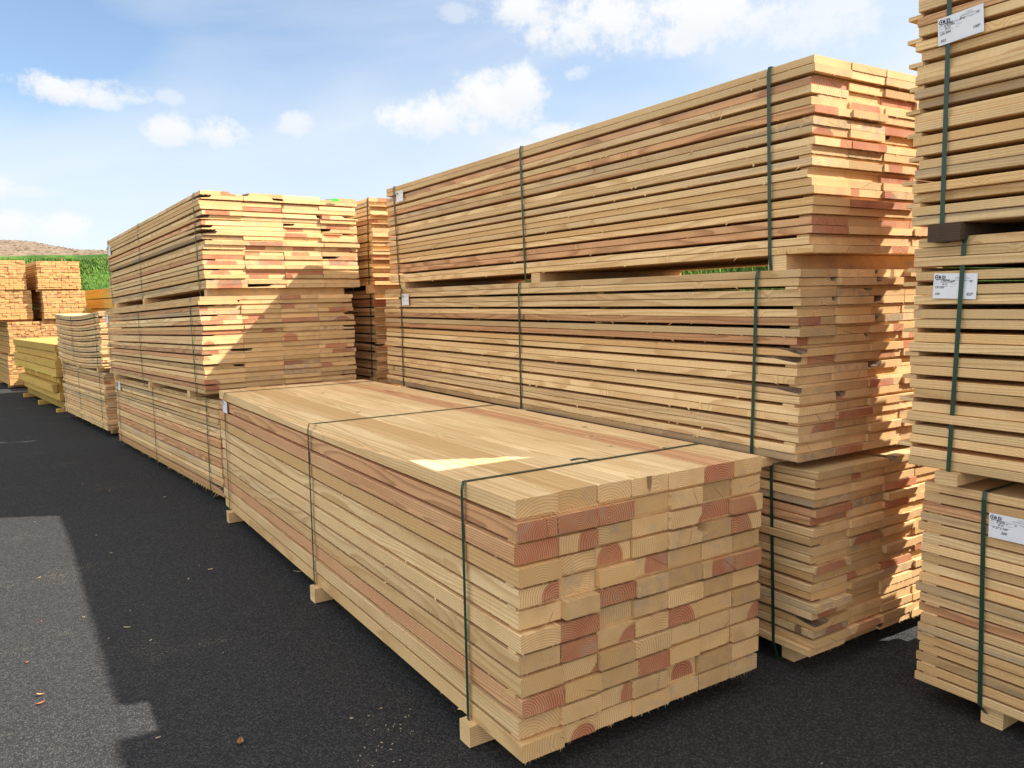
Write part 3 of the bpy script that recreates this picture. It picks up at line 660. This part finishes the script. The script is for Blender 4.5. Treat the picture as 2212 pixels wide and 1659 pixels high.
for i in range(len(ths) - 1):
    for j in range(nk - 1): a = i * nk + j; F.append((a, a + nk, a + nk + 1, a + 1))
F = [tuple(reversed(f)) for f in F]
bank = structure(mesh_obj('grass_bank', V, F, BANK))
at = bank.data.attributes.new('top', 'FLOAT', 'POINT'); at.data.foreach_set('value', TOP)
for p in bank.data.polygons: p.use_smooth = True
# blades on the parts of the bank one can see
V, F = [], []
gr = random.Random(9)
def blade(p, h, w):
    a = gr.uniform(0, 6.28); b = len(V); dx, dy = math.cos(a) * w, math.sin(a) * w
    lx, ly = gr.gauss(0, .35) * h, gr.gauss(0, .35) * h
    V.extend([(p.x - dx, p.y - dy, p.z - .05), (p.x + dx, p.y + dy, p.z - .05), (p.x + lx * .4 + dx * .6, p.y + ly * .4 + dy * .6, p.z + h * .6), (p.x + lx, p.y + ly, p.z + h)])
    F.append((b, b + 1, b + 2)); F.append((b, b + 2, b + 3))
for _ in range(40000):
    th = gr.uniform(-6, 11); k = gr.uniform(.05, .96); p = bank_pt(th, k)
    d = mnoise.noise((p.x * .8, p.y * .8, p.z * .8))
    if d < -.25 and gr.random() < .6: continue
    blade(p, gr.uniform(.05, .11) * (1 + 1.6 * max(0, d)), gr.uniform(.010, .022))
for _ in range(26000):
    th = gr.uniform(24, 62); k = gr.uniform(.2, 1.05); p = bank_pt(th, k)
    blade(p, gr.uniform(.15, .38), gr.uniform(.004, .010))
tag(mesh_obj('grass', V, F, GRASS), 'long green grass covering the slope of the bank behind the stacks', 'grass', kind='stuff')
# dry mulch lying on the top of the bank
V, F = [], []
for _ in range(1800):
    th = gr.uniform(-8, 9); k = 1.03 + gr.random() * .8; p = bank_pt(th, k)
    a = gr.uniform(0, 6.28); l_ = gr.uniform(.04, .13); w_ = gr.uniform(.006, .018); dx, dy = math.cos(a), math.sin(a); b_ = len(V); hz = gr.uniform(0, .025)
    V.extend([(p.x - dx * l_, p.y - dy * l_, p.z + .0), (p.x - dy * w_, p.y + dx * w_, p.z + hz), (p.x + dx * l_, p.y + dy * l_, p.z + hz * gr.uniform(0, 1.6)), (p.x + dy * w_, p.y - dx * w_, p.z + .02)])
    F.append((b_, b_ + 1, b_ + 2, b_ + 3))
MULCH = flat_mat('dry_mulch', (.27, .20, .135))
tag(mesh_obj('mulch', V, F, MULCH), 'brown dry mulch spread over the top of the bank', 'mulch', kind='stuff')
# stake on the slope
p = bank_pt(3.45, .82)
V, F = [], []
n = 8
for i in range(n):
    a = i * 6.283 / n
    for z_, r_s in ((-.1, .016), (.52, .016), (.56, .008)): V.append((r_s * math.cos(a), r_s * math.sin(a), z_))
for i in range(n):
    j = (i + 1) % n
    for k in range(2): F.append((i * 3 + k, j * 3 + k, j * 3 + k + 1, i * 3 + k + 1))
F.append(tuple(i * 3 + 2 for i in range(n)))
st_ = mesh_obj('stake', V, F, STAKE, loc=tuple(p)); tag(st_, 'thin pale stake standing on the grass bank above the batten bundles', 'stake')
V, F = [], []; box(-.02, .02, -.02, .02, .52, .58, V, F); mesh_obj('cap', V, F, ORANGEPAINT, st_)

# ---------------------------------------------------------------- litter on the asphalt
V, F, MI = [], [], []
cr = random.Random(3)
def chip(x, y, l_, w_, mi):
    a = cr.uniform(0, 6.28); b_ = len(V); c, s_ = math.cos(a), math.sin(a); zz = gz(y) + .0035
    pts = [(-l_, -w_ * cr.uniform(.2, 1)), (l_ * cr.uniform(.5, 1), -w_), (l_, w_ * cr.uniform(.2, 1)), (-l_ * cr.uniform(.6, 1), w_)]
    for k in (0, 1):
        for (u, v_) in pts: V.append((x + u * c - v_ * s_, y + u * s_ + v_ * c, zz + k * .0025 + cr.uniform(0, .002)))
    F.extend([(b_ + 4, b_ + 5, b_ + 6, b_ + 7)] + [(b_ + i, b_ + (i + 1) % 4, b_ + 4 + (i + 1) % 4, b_ + 4 + i) for i in range(4)]); MI.extend([mi] * 5)
for _ in range(150):
    x_ = cr.uniform(-3.5, 4.5); y_ = 1.2 + abs(cr.gauss(0, 4.5))
    if 1.2 < x_ < 2.6 and 2.0 < y_ < 6.6: continue
    s_ = cr.choice((.003, .004, .005, .006, .009)); chip(x_, y_, s_ * cr.uniform(.8, 1.8), s_ * .5, 1 if cr.random() < .16 else 0)
for i in range(70):      # drift of sawdust and splinters beside the front bundle
    f = cr.random(); chip(.72 + f * .50 + cr.gauss(0, .05), 2.05 + f * .80 + cr.gauss(0, .05), cr.uniform(.002, .006), cr.uniform(.001, .002), 0)
tag(mesh_obj('wood_chips', V, F, [CHIPP, CHIPO], None, MI), 'scattered small wood chips and splinters on the dark asphalt', 'wood chips', kind='stuff')
def litter(name, label, cat, x, y, l_, w_, a, mat, curl=.004):
    V, F = [], []
    m_ = 6
    for i in range(m_ + 1):
        f = i / m_; hw = w_ * math.sin(math.pi * min(.97, max(.06, f))) ** .7
        for s_ in (-1, 0, 1): V.append((l_ * (f - .5), s_ * hw, .003 + curl * (abs(s_) * .9 + (2 * f - 1) ** 2)))
    for i in range(m_):
        for j in range(2): a_ = i * 3 + j; F.append((a_, a_ + 3, a_ + 4, a_ + 1))
    V += [(a_, b__, c - .0012) for a_, b__, c in V]; n_ = 3 * (m_ + 1)
    F += [tuple(n_ + i for i in reversed(f)) for f in F[:]]
    o = mesh_obj(name, V, F, mat, loc=(x, y, gz(y) + .002)); o.rotation_euler = (0, 0, a)
    return tag(o, label, cat)
def gpt(px, py):
    d = f_ + r_ * ((px - 1106) / 1717.0) - u_ * ((py - 829.5) / 1717.0); k = -HC / d.z; return d.x * k, d.y * k
x_, y_ = gpt(519, 1608); litter('leaf', 'curled brown dead leaf lying on the shaded asphalt near the bottom edge', 'leaf', x_, y_, .042, .013, 1.2, LEAF, .008)
x_, y_ = gpt(88, 1522); litter('wood_splinter', 'dark red splinter on the sunlit patch of asphalt', 'wood splinter', x_, y_, .035, .006, .4, CHIPO)
x_, y_ = gpt(88, 1503); litter('wood_splinter', 'pale orange splinter on the sunlit patch, next to a dark red one', 'wood splinter', x_, y_, .035, .006, -.5, flat_mat('pale_orange_chip', (.48, .27, .13)))
x_, y_ = gpt(275, 1358); litter('wood_splinter', 'pale straight splinter alone on the shaded asphalt by the sunlit patch', 'wood splinter', x_, y_, .04, .006, -.7, CHIPP)
x_, y_ = gpt(642, 1237); litter('wood_splinter', 'thin pale splinter on the asphalt nearest the middle bearer', 'wood splinter', x_, y_, .055, .006, -.9, CHIPP)
